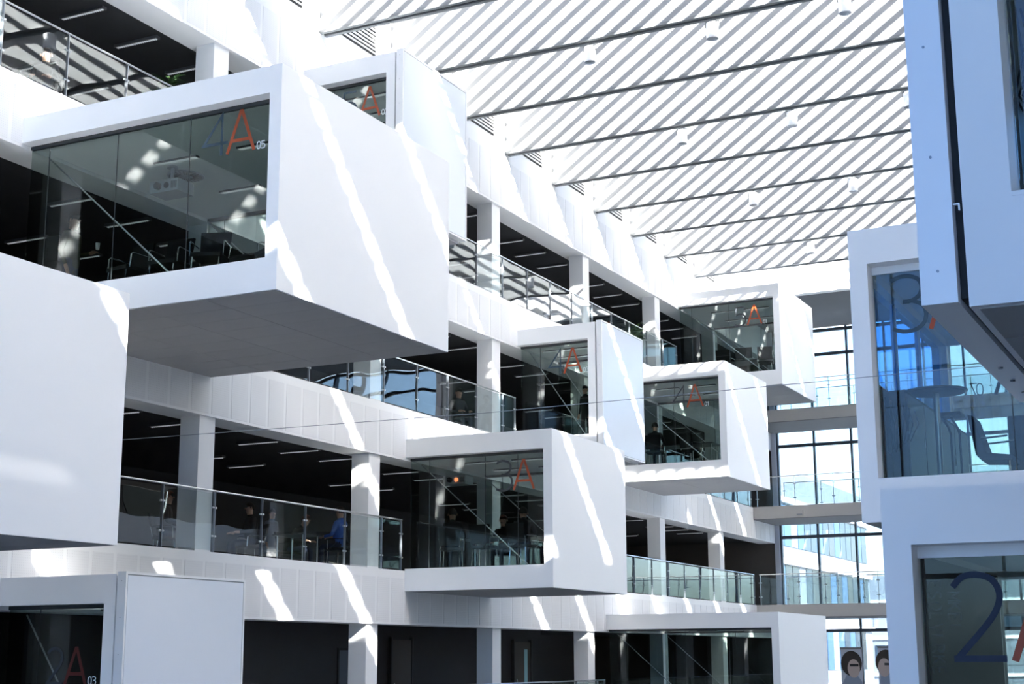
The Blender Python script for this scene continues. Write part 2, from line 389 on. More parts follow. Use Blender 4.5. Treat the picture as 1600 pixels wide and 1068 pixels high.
# ------------------------------------------------------------------ bridges at the far end
BY0, BY1 = 52.7, 55.0
for n, nm in ((3, 'lowest'), (4, 'middle'), (5, 'highest')):
    F = FL[n]
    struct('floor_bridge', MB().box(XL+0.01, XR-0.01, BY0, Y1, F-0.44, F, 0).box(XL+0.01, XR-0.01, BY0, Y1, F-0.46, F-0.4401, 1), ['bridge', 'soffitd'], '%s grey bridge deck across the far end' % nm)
    railing('glass railing on the near edge of the %s bridge' % nm, (XL+0.1, BY0+0.06, 0), (-4.0, BY0+0.06, 0), F, 'bridge railings')
    railing('glass railing along the window side of the %s bridge' % nm, (XL+0.5, BY1-0.1, 0), (-4.0, BY1-0.1, 0), F, 'bridge railings')
tb = thing('alarm_box', 'small pale alarm box on the face of the middle bridge', 'alarm box', (atY(1250, 799, BY0).x, BY0, 6.72))
MB().box(-0.12, 0.12, -0.09, -0.002, -0.10, 0.08).build('housing', 'bridge', tb); MB().box(-0.10, 0.10, -0.10, -0.09, -0.085, -0.04).build('louvre', 'steel', tb)

# ------------------------------------------------------------------ glazed ends
def curtain(name, Y, xs, zrows, label, gm='gend'):
    wnd = tag(thing(name, label, None, (0, Y, 0)), kind='structure')
    for x in xs: MB().box(x-0.035, x+0.035, 0, 0.16, -7, TOP-0.02).build('mullion', 'mull', wnd)
    zs = []
    for z0_, z1_ in zrows: zs += [z0_, z1_]
    zs = sorted(set(zs))
    for z_ in zs: MB().box(xs[0]+0.036, xs[-1]-0.036, 0.01, 0.14, z_-0.06, z_+0.06).build('transom', 'mull', wnd)
    cache = {}
    for i in range(len(xs)-1):
        for j in range(len(zs)-1):
            wd = round(xs[i+1]-xs[i]-0.07, 3); ht = round(zs[j+1]-zs[j]-0.12, 3)
            if (wd, ht) not in cache: cache[(wd, ht)] = MB().box(0, wd, 0.06, 0.075, 0, ht).mesh('glass_pane', gm)
            link('glass_pane', cache[(wd, ht)], wnd, (xs[i]+0.035, 0, zs[j]+0.06))
    return wnd
xs = [-16.3+1.42*i for i in range(16)]; xs[-1] = XR-0.05
curtain('window_1', Y1, xs, [(-7.0,-4.4),(-3.5,-0.95),(0.0,2.62),(3.45,6.08),(6.95,9.53),(10.45,12.97),(13.9,13.9)], 'tall glazed end wall behind the bridges')
struct('trim_30', MB().box(XL-0.02, -16.335, Y1-0.1, Y1+0.2, -7, 14.0), 'jamb', 'pale blue edge of the glazed end wall')
xs2 = [XL+2.22*i for i in range(11)]; xs2[-1] = XR-0.04; xs2[0] = XL+0.04
curtain('window_2', Y0-0.2, xs2, [(-7.0,-3.5),(0,3.5),(7,10.5),(14,16.6)], 'unseen glazed end wall behind the viewpoint, tinted blue to cool its light', 'gblue')

# ------------------------------------------------------------------ lettering drawn as strokes
GL = {
 'A': [[(0,0),(0.36,1.0),(0.40,1.0),(0.76,0)], [(0.13,0.30),(0.63,0.30)]],
 '4': [[(0.52,0),(0.52,1.0),(0.0,0.30),(0.70,0.30)]],
 '3': [[(0.02,0.93),(0.18,1.0),(0.36,1.0),(0.52,0.92),(0.57,0.78),(0.52,0.64),(0.38,0.55),(0.22,0.54)], [(0.38,0.55),(0.56,0.46),(0.62,0.29),(0.56,0.11),(0.40,0.01),(0.20,0.0),(0.02,0.06)]],
 '5': [[(0.56,0.97),(0.10,0.97),(0.07,0.54)],[(0.07,0.54),(0.28,0.62),(0.48,0.55),(0.58,0.38),(0.56,0.16),(0.42,0.02),(0.20,0.0),(0.02,0.07)]],
 '2': [[(0.03,0.86),(0.14,0.97),(0.30,1.0),(0.48,0.94),(0.56,0.78),(0.52,0.60),(0.38,0.40),(0.04,0.03)],[(0.0,0.03),(0.60,0.03)]],
 '0': [[(0.28,1.0),(0.10,0.90),(0.02,0.66),(0.02,0.34),(0.10,0.10),(0.28,0.0),(0.46,0.10),(0.54,0.34),(0.54,0.66),(0.46,0.90),(0.28,1.0)]],
 '1': [[(0.06,0.80),(0.28,1.0),(0.28,0)]],
 '7': [[(0.02,1.0),(0.54,1.0),(0.18,0)]],
 'E': [[(0.5,1),(0,1),(0,0),(0.5,0)],[(0,0.52),(0.42,0.52)]], 'S': [[(0.5,0.9),(0.3,1),(0.1,0.95),(0.03,0.78),(0.12,0.6),(0.42,0.44),(0.52,0.25),(0.44,0.06),(0.25,0),(0.03,0.08)]],
 'O': [[(0.3,1.0),(0.1,0.9),(0.0,0.62),(0.0,0.38),(0.1,0.1),(0.3,0.0),(0.5,0.1),(0.6,0.38),(0.6,0.62),(0.5,0.9),(0.3,1.0)]],
 'L': [[(0,1),(0,0),(0.45,0)]], 'V': [[(0,1),(0.3,0),(0.6,1)]], 'I': [[(0.05,1),(0.05,0)]], 'R': [[(0,0),(0,1),(0.35,1),(0.5,0.85),(0.5,0.65),(0.35,0.5),(0,0.5)],[(0.3,0.5),(0.55,0)]],
 'K': [[(0,0),(0,1)],[(0.52,1),(0.02,0.45)],[(0.18,0.6),(0.55,0)]], 'M': [[(0,0),(0,1),(0.35,0.3),(0.7,1),(0.7,0)]],
}
def glyph(ch, h, wt, flip=False, rot=False):
    mb = MB()
    for si, st in enumerate(GL[ch]):
        P = [Vector((p[0]*h, p[1]*h)) for p in st]
        if ch in '3205OS' and len(P) > 4:
            Q = []
            for i in range(len(P)-1):
                a, b, c, d = P[max(i-1, 0)], P[i], P[i+1], P[min(i+2, len(P)-1)]
                for u in (0, 0.34, 0.67):
                    Q.append(0.5*((2*b)+(c-a)*u+(2*a-5*b+4*c-d)*u*u+(-a+3*b-3*c+d)*u**3))
            P = Q+[P[-1]]
        if flip: P = [Vector((-p.x, p.y)) for p in P]
        if rot: P = [Vector((p.y, -p.x)) for p in P]
        Lf, Rt = [], []
        for i, p in enumerate(P):
            d0 = (P[i]-P[i-1]).normalized() if i else (P[1]-P[0]).normalized()
            d1 = (P[i+1]-P[i]).normalized() if i < len(P)-1 else d0
            n0 = Vector((-d0.y, d0.x)); n1 = Vector((-d1.y, d1.x)); nn = (n0+n1)
            nn = nn.normalized() if nn.length > 1e-3 else n0
            q = nn*min(wt/2/max(0.35, nn.dot(n0)), wt*1.2)
            Lf.append(p+q); Rt.append(p-q)
        for i in range(len(P)-1):
            mb.prism([tuple(Lf[i]), tuple(Lf[i+1]), tuple(Rt[i+1]), tuple(Rt[i])], -0.003-0.0006*si, -0.0006*si)
    return mb

# ------------------------------------------------------------------ pods
def pod(name_lbl, Yf, depth, xe, n, side='left', panel=False, panes=3, digit=None, num=None, digmat='bluefilm', tx=None, tz=1.66, th=0.62, mulls=None, rod=True, back_text=False, front_only=False, amat='orange', reflect_win=False):
    F = FL[n]; zb, zt = F-0.43, F+2.83; zi0, zi1 = F+0.04, zt-0.40
    L = side == 'left'; s = 1 if L else -1             # outward direction
    xw = XL if L else XR
    t = thing('pod', name_lbl, 'pod', (0, 0, 0), 0, 'cantilevered pods')
    Yb = Yf+depth; wt = 0.2
    g = 0.002*s
    xs_ = xe-s*0.19 if False else xe
    sh = MB()
    sh.box(xw+g, xe, Yf, Yb, zi1, zt); sh.box(xw+g, xe, Yf, Yb, zb, zi0-0.02); 
    if reflect_win:  # made-up glazing whose blue panes stand in for a reflection on the inner wall
        sh.box(xe-s*wt, xe, Yf, Yb, zi0-0.02, zi0+1.07); sh.box(xe-s*wt, xe, Yf, Yb, zi1-0.10, zi1)
        sh.box(xe-s*wt, xe, Yf, Yf+0.30, zi0+1.07, zi1-0.10); sh.box(xe-s*wt, xe, Yb-0.30, Yb, zi0+1.07, zi1-0.10)
        for i in range(3):
            ya = Yf+0.30+i*(depth-0.60)/3; yb = ya+(depth-0.60)/3
            MB().box(xe-s*0.10, xe-s*0.09, ya+0.012, yb-0.012, zi0+1.075, zi1-0.105).build('side_pane', 'greflect', t)
            MB().box(xe-s*0.13, xe-s*0.06, yb-0.0115, yb+0.0115, zi0+1.071, zi1-0.101).build('reflection_mullion', 'alu', t)
    else: sh.box(xe-s*wt, xe, Yf, Yb, zi0-0.02, zi1)
    sh.build('shell', 'podwhite', t)
    MB().box(xw+g, xe-s*wt, Yf+0.30, Yb-0.30, zi0-0.018, zi0).build('carpet', 'carpet', t)
    for yy in (Yf, Yb-0.30): MB().box(xw+g, xe-s*wt, yy+0.001, yy+0.299, zi0-0.019, zi0).build('sill', 'podwhite', t)
    # glazing at both ends
    xa, xb_ = xw, xe-s*wt
    W_ = abs(xb_-xa)
    if mulls is None: mulls = [xb_-s*1.36*i for i in range(1, 5) if abs(xb_-s*1.36*i-xb_) < W_-0.2]
    cuts = sorted([xa+s*0.004, xb_-s*0.004]+list(mulls))
    for gy in (Yf+0.22, Yb-0.24):
        for i in range(len(cuts)-1):
            MB().box(cuts[i]+0.006, cuts[i+1]-0.006, gy, gy+0.012, zi0+0.012, zi1-(0.03 if L else 0.086)).build('glass_pane', 'gpod', t)
        MB().box(xa+g, xb_, gy-0.02, gy+0.04, zi1-(0.055 if L else 0.085), zi1-0.001).build('head_track', 'track' if L else 'podwhite', t)  # right pods: pale, taller strip paints the lit header reveal
        for c in cuts[1:-1]: MB().box(c-0.005, c+0.005, gy+0.002, gy+0.012, zi0+0.012, zi1-0.056).build('joint', 'track', t)
    if rod:
        for gy in (Yf+0.42, Yb-0.42):
            MB().tube([(xw+s*0.15, gy, zi1-0.12), (xw+s*min(W_-0.25, 2.75), gy, zi0+0.02)], 0.013, 6).build('brace_rod', 'bright', t)
    if not L:
        MB().box(xe-s*wt, xe-s*(wt+0.015), Yf+0.30, Yb-0.30, zi0+0.001, (zi0+1.05 if reflect_win else zi1-0.06)).build('wall_lining', 'lining', t)
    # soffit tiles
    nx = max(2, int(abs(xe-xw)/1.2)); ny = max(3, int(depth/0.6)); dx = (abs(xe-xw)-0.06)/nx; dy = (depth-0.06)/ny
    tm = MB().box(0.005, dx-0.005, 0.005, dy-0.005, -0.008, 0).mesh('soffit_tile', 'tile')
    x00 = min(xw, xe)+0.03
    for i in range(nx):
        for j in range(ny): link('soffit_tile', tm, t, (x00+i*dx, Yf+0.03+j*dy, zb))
    # ceiling lamps in the pod
    for (lx, ly) in ((0.35, 0.35), (0.7, 0.35), (0.35, 0.7), (0.7, 0.7)):
        cx = xw+s*W_*lx; cy = Yf+depth*ly
        lm = MB().box(cx-0.42, cx+0.42, cy-0.05, cy+0.05, zi1-0.03, zi1-0.001).build('ceiling_lamp', 'lamph', t)
        for q in range(12): pass
        MB().box(cx-0.40, cx+0.40, cy-0.035, cy+0.035, zi1-0.036, zi1-0.031).build('louvre', 'lamp', lm)
    if panel:
        xp0 = xe+s*0.04; xp1 = xe+s*0.19
        p = MB().box(xp0, xp1-s*0.012, Yf-0.02, Yb, zb+0.02, zt+0.03).build('side_panel', 'alu', t)
        fr = MB(); w_ = 0.035
        fr.box(xp1-s*0.012, xp1, Yf-0.02, Yb, zt+0.03-w_, zt+0.03); fr.box(xp1-s*0.012, xp1, Yf-0.02, Yb, zb+0.02, zb+0.02+w_)
        fr.box(xp1-s*0.012, xp1, Yf-0.02, Yf-0.02+w_, zb+0.02+w_, zt+0.03-w_); fr.box(xp1-s*0.012, xp1, Yb-w_, Yb, zb+0.02+w_, zt+0.03-w_)
        fr.build('panel_frame', 'alu', p)
        MB().box(xp1-s*0.012, xp1-s*0.009, Yf-0.02+w_, Yb-w_, zb+0.02+w_, zt+0.03-w_).build('shadow_line', 'steel', p)  # dark plate paints the shadow line round the panel face
        MB().box(xp1-s*0.0088, xp1-s*0.003, Yf-0.02+w_+0.012, Yb-w_-0.012, zb+0.02+w_+0.012, zt+0.03-w_-0.016).build('panel_face', 'panel', p)
        MB().box(xe, xp0, Yf+0.06, Yb-0.05, zb+0.05, zt-0.03).build('shadow_gap', 'black', t)
        for zz in [zb+0.16+0.5*i for i in range(7)]:
            MB().tube([(xp0+s*0.075, Yf-0.024, zz), (xp0+s*0.075, Yf-0.0201, zz)], 0.006, 8).build('stud', 'steel', p)
        if not L:
            for yy in (1.55, 1.95, 2.35): MB().tube([(xp0+s*0.075, Yf+yy, zb+0.0195), (xp0+s*0.075, Yf+yy, zb+0.012)], 0.012, 8).build('stud', 'steel', p)
    # lettering on the front glass
    if digit:
        gy = Yf+0.218
        x0 = tx
        o = glyph(digit, th, 0.045).build('lettering', digmat, t); o.location = (x0, gy, F+tz)
        o = glyph('A', th, 0.05).build('lettering', amat, t); o.location = (x0+0.62*th+0.04, gy, F+tz)
        if num:
            xx = x0+0.62*th+0.04+0.76*th+0.05
            for c in num:
                o = glyph(c, 0.11, 0.014).build('lettering', 'palefilm', t); o.location = (xx, gy, F+tz+0.0); xx += 0.072 if c != '1' else 0.05
    return t
P1 = pod('large white pod with 4A 05 on its glass and a man inside', 16.25, 4.83, -11.67, 4, panes=4, digit='4', num='05', tx=-13.17, tz=1.72, mulls=[-16.13,-14.78,-13.42])
P2 = pod('white pod behind the pod lettered 4A 05, against the skylight', 23.72, 2.62, -14.35, 5, panel=True, digit='5', num='03', tx=-15.72, tz=1.66, mulls=[-15.9])
P3 = pod('plain white pod side in front of the pod lettered 4A 05', 9.92, 4.85, -12.92, 3)
P4 = pod('white pod with a bluish side panel and 03 on its very dark glass', 16.40, 2.72, -14.33, 2, panel=True, digit='2', num='03', tx=-15.72, tz=1.32, th=0.50, mulls=[-15.9, -14.72], amat='red', digmat='greyfilm')
P5 = pod('white pod lettered 3A with people meeting inside', 27.93, 3.96, -13.0, 3, digit='3', tx=-14.42, tz=1.62, th=0.62, mulls=[-16.03,-14.67,-13.9], digmat='greyfilm')
P6 = pod('white pod lettered 4A 03 with a bluish side panel', 33.42, 2.72, -14.35, 4, panel=True, digit='4', num='03', tx=-15.72, tz=1.64, mulls=[-15.96])
P7 = pod('white pod lettered 4A 01 with a sunlit lower edge', 39.64, 3.92, -13.08, 4, digit='4', num='01', tx=-14.72, tz=1.62, mulls=[-16.0,-14.68], digmat='greyfilm')
P8 = pod('white pod lettered 5A 01 just below the skylight', 45.28, 3.95, -13.07, 5, digit='5', num='01', tx=-14.62, tz=1.62, mulls=[-16.08,-14.82], digmat='greyfilm')
P9 = pod('white pod of the lowest gallery below the lowest bridge', 38.89, 4.75, -11.6, 2, digit=None, mulls=[-15.97,-14.27,-13.04])
R1 = pod('bluish white pod with a black gap beside its outer panel', 6.26, 2.72, -1.0, 3, side='right', panel=True, mulls=[0.2, 1.6, 3.0, 4.4])
R2 = pod('pod lettered 3A with a round table behind its glass', 16.2, 4.83, -3.86, 3, side='right', digit='3', tx=-3.47, tz=1.67, th=0.62, mulls=[-2.25,-0.9,0.46,1.8,3.2,4.5], reflect_win=True)
R3 = pod('pod lettered 2A with dark glass below the round table pod', 10.82, 3.95, -2.44, 2, side='right', digit='2', tx=-2.03, tz=1.62, th=0.60, mulls=[-0.9,0.46,1.8,3.2,4.5], digmat='navyfilm')
# mirrored 3A 07 on the far glass of R2
gy = 16.2+4.83-0.225
pA = atY(1556, 616, gy)
o = glyph('A', 0.62, 0.05, flip=True).build('lettering', 'red', R2); o.location = (pA.x+0.47, gy, pA.z)
for c, dx in (('0', 0.09), ('7', 0.0)):
    o = glyph(c, 0.16, 0.014, flip=True).build('lettering', 'greyfilm', R2); q = atY(1531 if c == '0' else 1522, 617, gy); o.location = (q.x+0.05, gy, q.z)
# dim vertical lettering inside R3's glass
for word, px_, py_ in (('ESOLVIRKE', 1462, 908), ('MKEI', 1492, 925)):
    q = atY(px_, py_, 11.1); zz = q.z
    for c in word:
        o = glyph(c, 0.085, 0.012, rot=True).build('lettering', 'dimfilm', R3); o.location = (q.x-0.05, 11.08, zz); zz -= 0.075

# ------------------------------------------------------------------ gallery ceiling lamps
def make_lamp():
    t = thing('ceiling_lamp', '', 'lamp')
    MB().box(-0.50, 0.50, -0.06, 0.06, -0.05, 0).build('housing', 'lamph', t)
    MB().box(-0.47, 0.47, -0.022, 0.022, -0.058, -0.051).build('light_strip', 'lamp', t)
    lv = MB()
    for i in range(19): lv.box(-0.46+i*0.05, -0.448+i*0.05, -0.024, 0.024, -0.066, -0.0585)
    lv.build('louvre', 'alu', t)
    return t
lamp0 = None
for n in (3, 4, 5):
    z = (ROOFS if n == 5 else FL[n]+3.5-SLAB)+0.1
    for k in range(-1, 7):
        for off in (0.5, 3.2, 4.65):
            y = 15.72+5.62*k+off
            if y < 14 or y > 51: continue
            for x in ((-17.95, -20.4) if off != 3.2 else (-17.95,)):
                lab = 'slim louvred strip lamp on the dark ceiling of the %s gallery' % CW[n]
                if lamp0 is None:
                    lamp0 = make_lamp(); lamp0.location = (x, y, z); lamp0['label'] = lab; lamp0['group'] = 'strip lamps of the %s gallery' % CW[n]
                else: dup(lamp0, (x, y, z), 0, lab, 'strip lamps of the %s gallery' % CW[n])

# ------------------------------------------------------------------ thin cable across the atrium
cb = MB().tube([(XL, 15.4, 4.55), (-8.0, 15.4, 4.47), (-2.0, 15.4, 4.52), (XR, 15.4, 4.57)], 0.004, 5).build('steel_cable', 'steel')
tag(cb, 'thin steel cable stretched across the whole atrium', 'cable')

# ------------------------------------------------------------------ outside: the neighbouring buildings
def office(loc_lbl, x0, x1, ya, yb, ztop, face, bay=1.4, mats=('facglass', 'facb', 'facdark', 'facglass', 'fac')):
    b = thing('office_building', loc_lbl, 'building', (0, 0, -7))
    MB().box(x0, x1, ya, yb, 0, ztop+7).build('wall', 'fac', b)
    rnd = random.Random(5)
    me_ = {}
    z = 0.9
    while z < ztop+7-2.6:
        if face == 'x':
            MB().box(x1, x1+0.25, ya, yb, z+2.45, z+2.75).build('floor_band', 'alu', b)
            n_ = int((yb-ya)/bay)
            for i in range(n_):
                m_ = mats[rnd.randrange(len(mats))]
                if m_ not in me_: me_[m_] = MB().box(0, 0.05, 0.06, bay-0.06, 0, 2.4).mesh('window', m_)
                link('window', me_[m_], b, (x1, ya+i*bay, z))
        else:
            MB().box(x0, x1, ya-0.2, ya, z+2.45, z+2.75).build('floor_band', 'alu', b)
            n_ = int((x1-x0)/bay)
            for i in range(n_):
                m_ = mats[rnd.randrange(len(mats))]
                if m_ not in me_: me_[m_] = MB().box(0.12, bay-0.12, -0.05, 0, 0, 1.9).mesh('window', m_)
                link('window', me_[m_], b, (x0+i*bay, ya, z))
        z += 3.5
    return b
office('long glass office block with white floor bands beyond the glazed end wall', -46, -24.5, 60, 104, 12.4, 'x')
office('pale office block with small windows far beyond the glazed end wall', -40, -16, 150, 165, 9.5, 'y', 2.4, ('fac', 'facglass', 'fac', 'facb'))

# ------------------------------------------------------------------ chairs and tables
def make_chair(name, label, group, arms=True, col='blackfab'):
    t = thing(name, label, 'chair', group=group)
    bm = MB().box(-0.23, 0.23, -0.22, 0.22, 0.42, 0.48).build('seat', col, t)
    bk = MB(); pts = [(-0.22,-0.21,0.52),(0.22,-0.21,0.52),(0.24,-0.29,0.92),(-0.24,-0.29,0.92)]
    b0 = len(bk.v); bk.v += [(x,y,z) for x,y,z in pts]+[(x,y-0.04,z) for x,y,z in pts]
    bk.f += [(0,1,2,3),(7,6,5,4),(0,4,5,1),(1,5,6,2),(2,6,7,3),(3,7,4,0)]; bk.m += [0]*6
    bk.build('backrest', col, t, fix=True)
    for sx in (-1, 1):
        for sy in (-1, 1): MB().tube([(sx*0.20, sy*0.19, 0.42), (sx*0.22, sy*0.22, 0.0)], 0.011, 6).build('leg', 'chrome', t)
        MB().tube([(sx*0.21,-0.22,0.46),(sx*0.225,-0.26,0.66)], 0.011, 6).build('back_support', 'chrome', t)
        if arms: MB().tube([(sx*0.25,-0.23,0.66),(sx*0.26,0.12,0.67),(sx*0.26,0.16,0.64),(sx*0.25,0.17,0.44)], 0.011, 6).build('armrest', 'chrome', t)
    return t
def make_table(name, label, loc, L, W, h=0.73, rz=0):
    t = thing(name, label, 'table', loc, rz)
    MB().box(-L/2, L/2, -W/2, W/2, h-0.03, h).build('tabletop', 'table', t)
    for sx in (-1, 1):
        for sy in (-1, 1): MB().tube([(sx*(L/2-0.08), sy*(W/2-0.08), 0), (sx*(L/2-0.08), sy*(W/2-0.08), h-0.031)], 0.02, 8).build('leg', 'chrome', t)
    return t
chair_proto = None
def chair(loc, rz, label, group, col=None):
    global chair_proto
    if chair_proto is None or col:
        c = make_chair('meeting_chair', label, group, col=col or 'blackfab')
        if chair_proto is None and not col: chair_proto = c
        c.location = loc; c.rotation_euler = (0, 0, rz); return c
    return dup(chair_proto, loc, rz, label, group)
FZ = {n: FL[n]+0.041 for n in FL}
R_ = math.radians
# pod 4A 05
lab = 'black chair with chrome arms inside the pod lettered 4A 05'
for (x, y, a) in ((-12.6, 17.5, 150), (-12.55, 18.6, 100), (-13.6, 17.25, 200), (-15.2, 17.3, 170), (-14.4, 17.3, 185)):
    chair((x, y, FZ[4]), R_(a), lab, 'chairs in the pod lettered 4A 05')
make_table('meeting_table', 'dark meeting table inside the pod lettered 4A 05', (-14.2, 18.7, FZ[4]), 2.4, 1.1)
lab = 'black chair with chrome arms inside the pod lettered 3A'
for (x, y, a) in ((-15.9, 28.9, 20), (-15.0, 28.75, 5), (-14.1, 28.8, -10), (-15.6, 30.9, 185), (-14.3, 30.9, 175)):
    chair((x, y, FZ[3]), R_(a), lab, 'chairs in the pod lettered 3A')
make_table('meeting_table', 'dark meeting table inside the pod lettered 3A', (-14.9, 29.85, FZ[3]), 2.4, 0.95)
for (x, y, a) in ((-15.6, 40.6, 10), (-14.5, 40.7, -20), (-15.0, 42.3, 180)):
    chair((x, y, FZ[4]), R_(a), 'black chair with chrome arms inside the pod with the sunlit lower edge', 'chairs in the pod lettered 4A 01')
make_table('meeting_table', 'dark meeting table inside the pod with the sunlit lower edge', (-14.9, 41.5, FZ[4]), 1.8, 0.8)
for (x, y, a) in ((-15.2, 46.2, 0), (-13.9, 46.3, 15)):
    chair((x, y, FZ[5]), R_(a), 'black chair with chrome arms inside the pod lettered 5A 01', 'chairs in the pod lettered 5A 01')
make_table('meeting_table', 'dark meeting table inside the pod lettered 5A 01', (-14.7, 47.3, FZ[5]), 1.8, 0.8)
mo = thing('monitor', 'black monitor on a table inside the pod lettered 5A 01', 'monitor', (-14.9, 47.2, FZ[5]+0.73), 0.2)
MB().box(-0.12, 0.12, -0.08, 0.08, 0, 0.02).build('foot', 'black', mo); MB().box(-0.03, 0.03, 0, 0.02, 0.02, 0.16).build('neck', 'black', mo); MB().box(-0.28, 0.28, -0.03, 0.0, 0.12, 0.48).build('screen', 'black', mo)

# ------------------------------------------------------------------ projectors
def projector(label, loc, rz, z_top, lit=False):
    t = thing('projector', label, 'projector', loc, rz)
    h = z_top-loc[2]
    MB().tube([(0,0,0.2),(0,0,h)], 0.03, 10).build('pole', 'projw', t); MB().lathe([(0.09,h-0.03),(0.09,h)], n=16).build('ceiling_plate', 'projw', t)
    b = MB().box(-0.28, 0.28, -0.20, 0.20, 0.0, 0.2).build('body', 'projw', t)
    MB().tube([(-0.10,-0.20,0.10),(-0.10,-0.26,0.10)], 0.06, 14).build('lens_ring', 'lens', b)
    MB().tube([(0.06,-0.20,0.10),(0.06,-0.215,0.10)], 0.05, 14).build('fan', 'projlit' if lit else 'lens', b)
    for i in range(4): MB().box(0.15+i*0.03, 0.165+i*0.03, -0.204, -0.2005, 0.04, 0.16).build('vent', 'lens', b)
q = atY(268, 300, 18.2)
projector('grey projector on a pole under the ceiling of the pod lettered 4A 05', (q.x, 18.2, q.z-0.05), 0, FL[4]+2.43)
dq = atZ(290, 275, FL[4]+2.42)
dv = thing('ceiling_diffuser', 'round slotted air diffuser on the ceiling of the pod lettered 4A 05', 'air diffuser', (dq.x, min(dq.y, 20.2), FL[4]+2.43))
MB().lathe([(0.30,-0.02),(0.30,0)], n=28).build('plate', 'projw', dv)
for i in range(24):
    a = i*math.pi/12
    MB().tube([(0.12*math.cos(a),0.12*math.sin(a),-0.024),(0.27*math.cos(a),0.27*math.sin(a),-0.024)], 0.008, 4).build('slot', 'lens', dv)
q = atY(716, 752, 30.0)
projector('projector with an orange glow under the ceiling of the pod lettered 3A', (q.x, 30.0, q.z-0.08), 0, FL[3]+2.42, True)

# ------------------------------------------------------------------ plants
def plant(label, loc, h, nl, rad, m, seed, lean=0.0):
    r = random.Random(seed); t = thing('potted_plant', label, 'plant', loc)
    MB().lathe([(0.16,0),(0.22,0.34),(0.24,0.36),(0.23,0.36)], n=18).build('pot', 'pot', t); MB().lathe([(0.19,0.30),(0.19,0.345)], n=14).build('soil', 'soil', t)
    st = []
    for k in range(5):
        a = r.random()*6.28; top = Vector((math.cos(a)*rad*0.35, math.sin(a)*rad*0.35, h*(0.72+0.25*r.random())))
        MB().tube([(0.04*math.cos(a),0.04*math.sin(a),0.34), (top.x*0.5, top.y*0.5, top.z*0.6), tuple(top)], [0.014,0.011,0.007], 6).build('stem', 'stem', t); st.append(top)
    lf = MB(); L = 0.30; w = 0.035
    sec = [(0,0.008,0),(0.25,w,0.03),(0.55,w*0.9,0.03),(0.85,w*0.4,-0.01),(1.0,0.002,-0.05)]
    for (u, ww, dz) in sec: lf.v += [(-ww, u*L, dz), (0, u*L, dz-0.008), (ww, u*L, dz)]
    for i in range(len(sec)-1):
        a = i*3; lf.f += [(a,a+1,a+4,a+3),(a+1,a+2,a+5,a+4)]; lf.m += [0,0]
    me_ = lf.mesh('leaf', m)
    for i in range(nl):
        tp = st[i % 5]; u = 0.5+0.5*r.random()
        o = link('leaf', me_, t, (tp.x*u+r.uniform(-0.05,0.05), tp.y*u+r.uniform(-0.05,0.05), 0.34+(tp.z-0.34)*u))
        o.rotation_euler = (r.uniform(-0.5, 0.9), r.uniform(-0.4, 0.4), r.uniform(0, 6.28)); k = rad/0.4*r.uniform(0.8, 1.3); o.scale = (k, k, k)
    return t
pz = FL[5]
plant('dark leafy potted plant behind the railing above the pod lettered 4A 05', (-17.25, 20.3, pz), 1.70, 80, 0.45, 'leafd', 3)
plant('sunlit green potted plant behind the railing beside the pod lettered 5A 01', (-17.05, 42.8, pz), 1.50, 80, 0.40, 'leaf', 4)
for i, (px_, py_) in enumerate(((1024, 556), (1047, 556))):
    q = atX(px_, py_, -16.95)
    chair((-17.35, q.y+(0.35 if i == 0 else 0.75), FL[5]), R_(-70), 'pale blue plastic chair behind the top gallery railing', 'pale blue chairs on the top gallery', 'aqua')

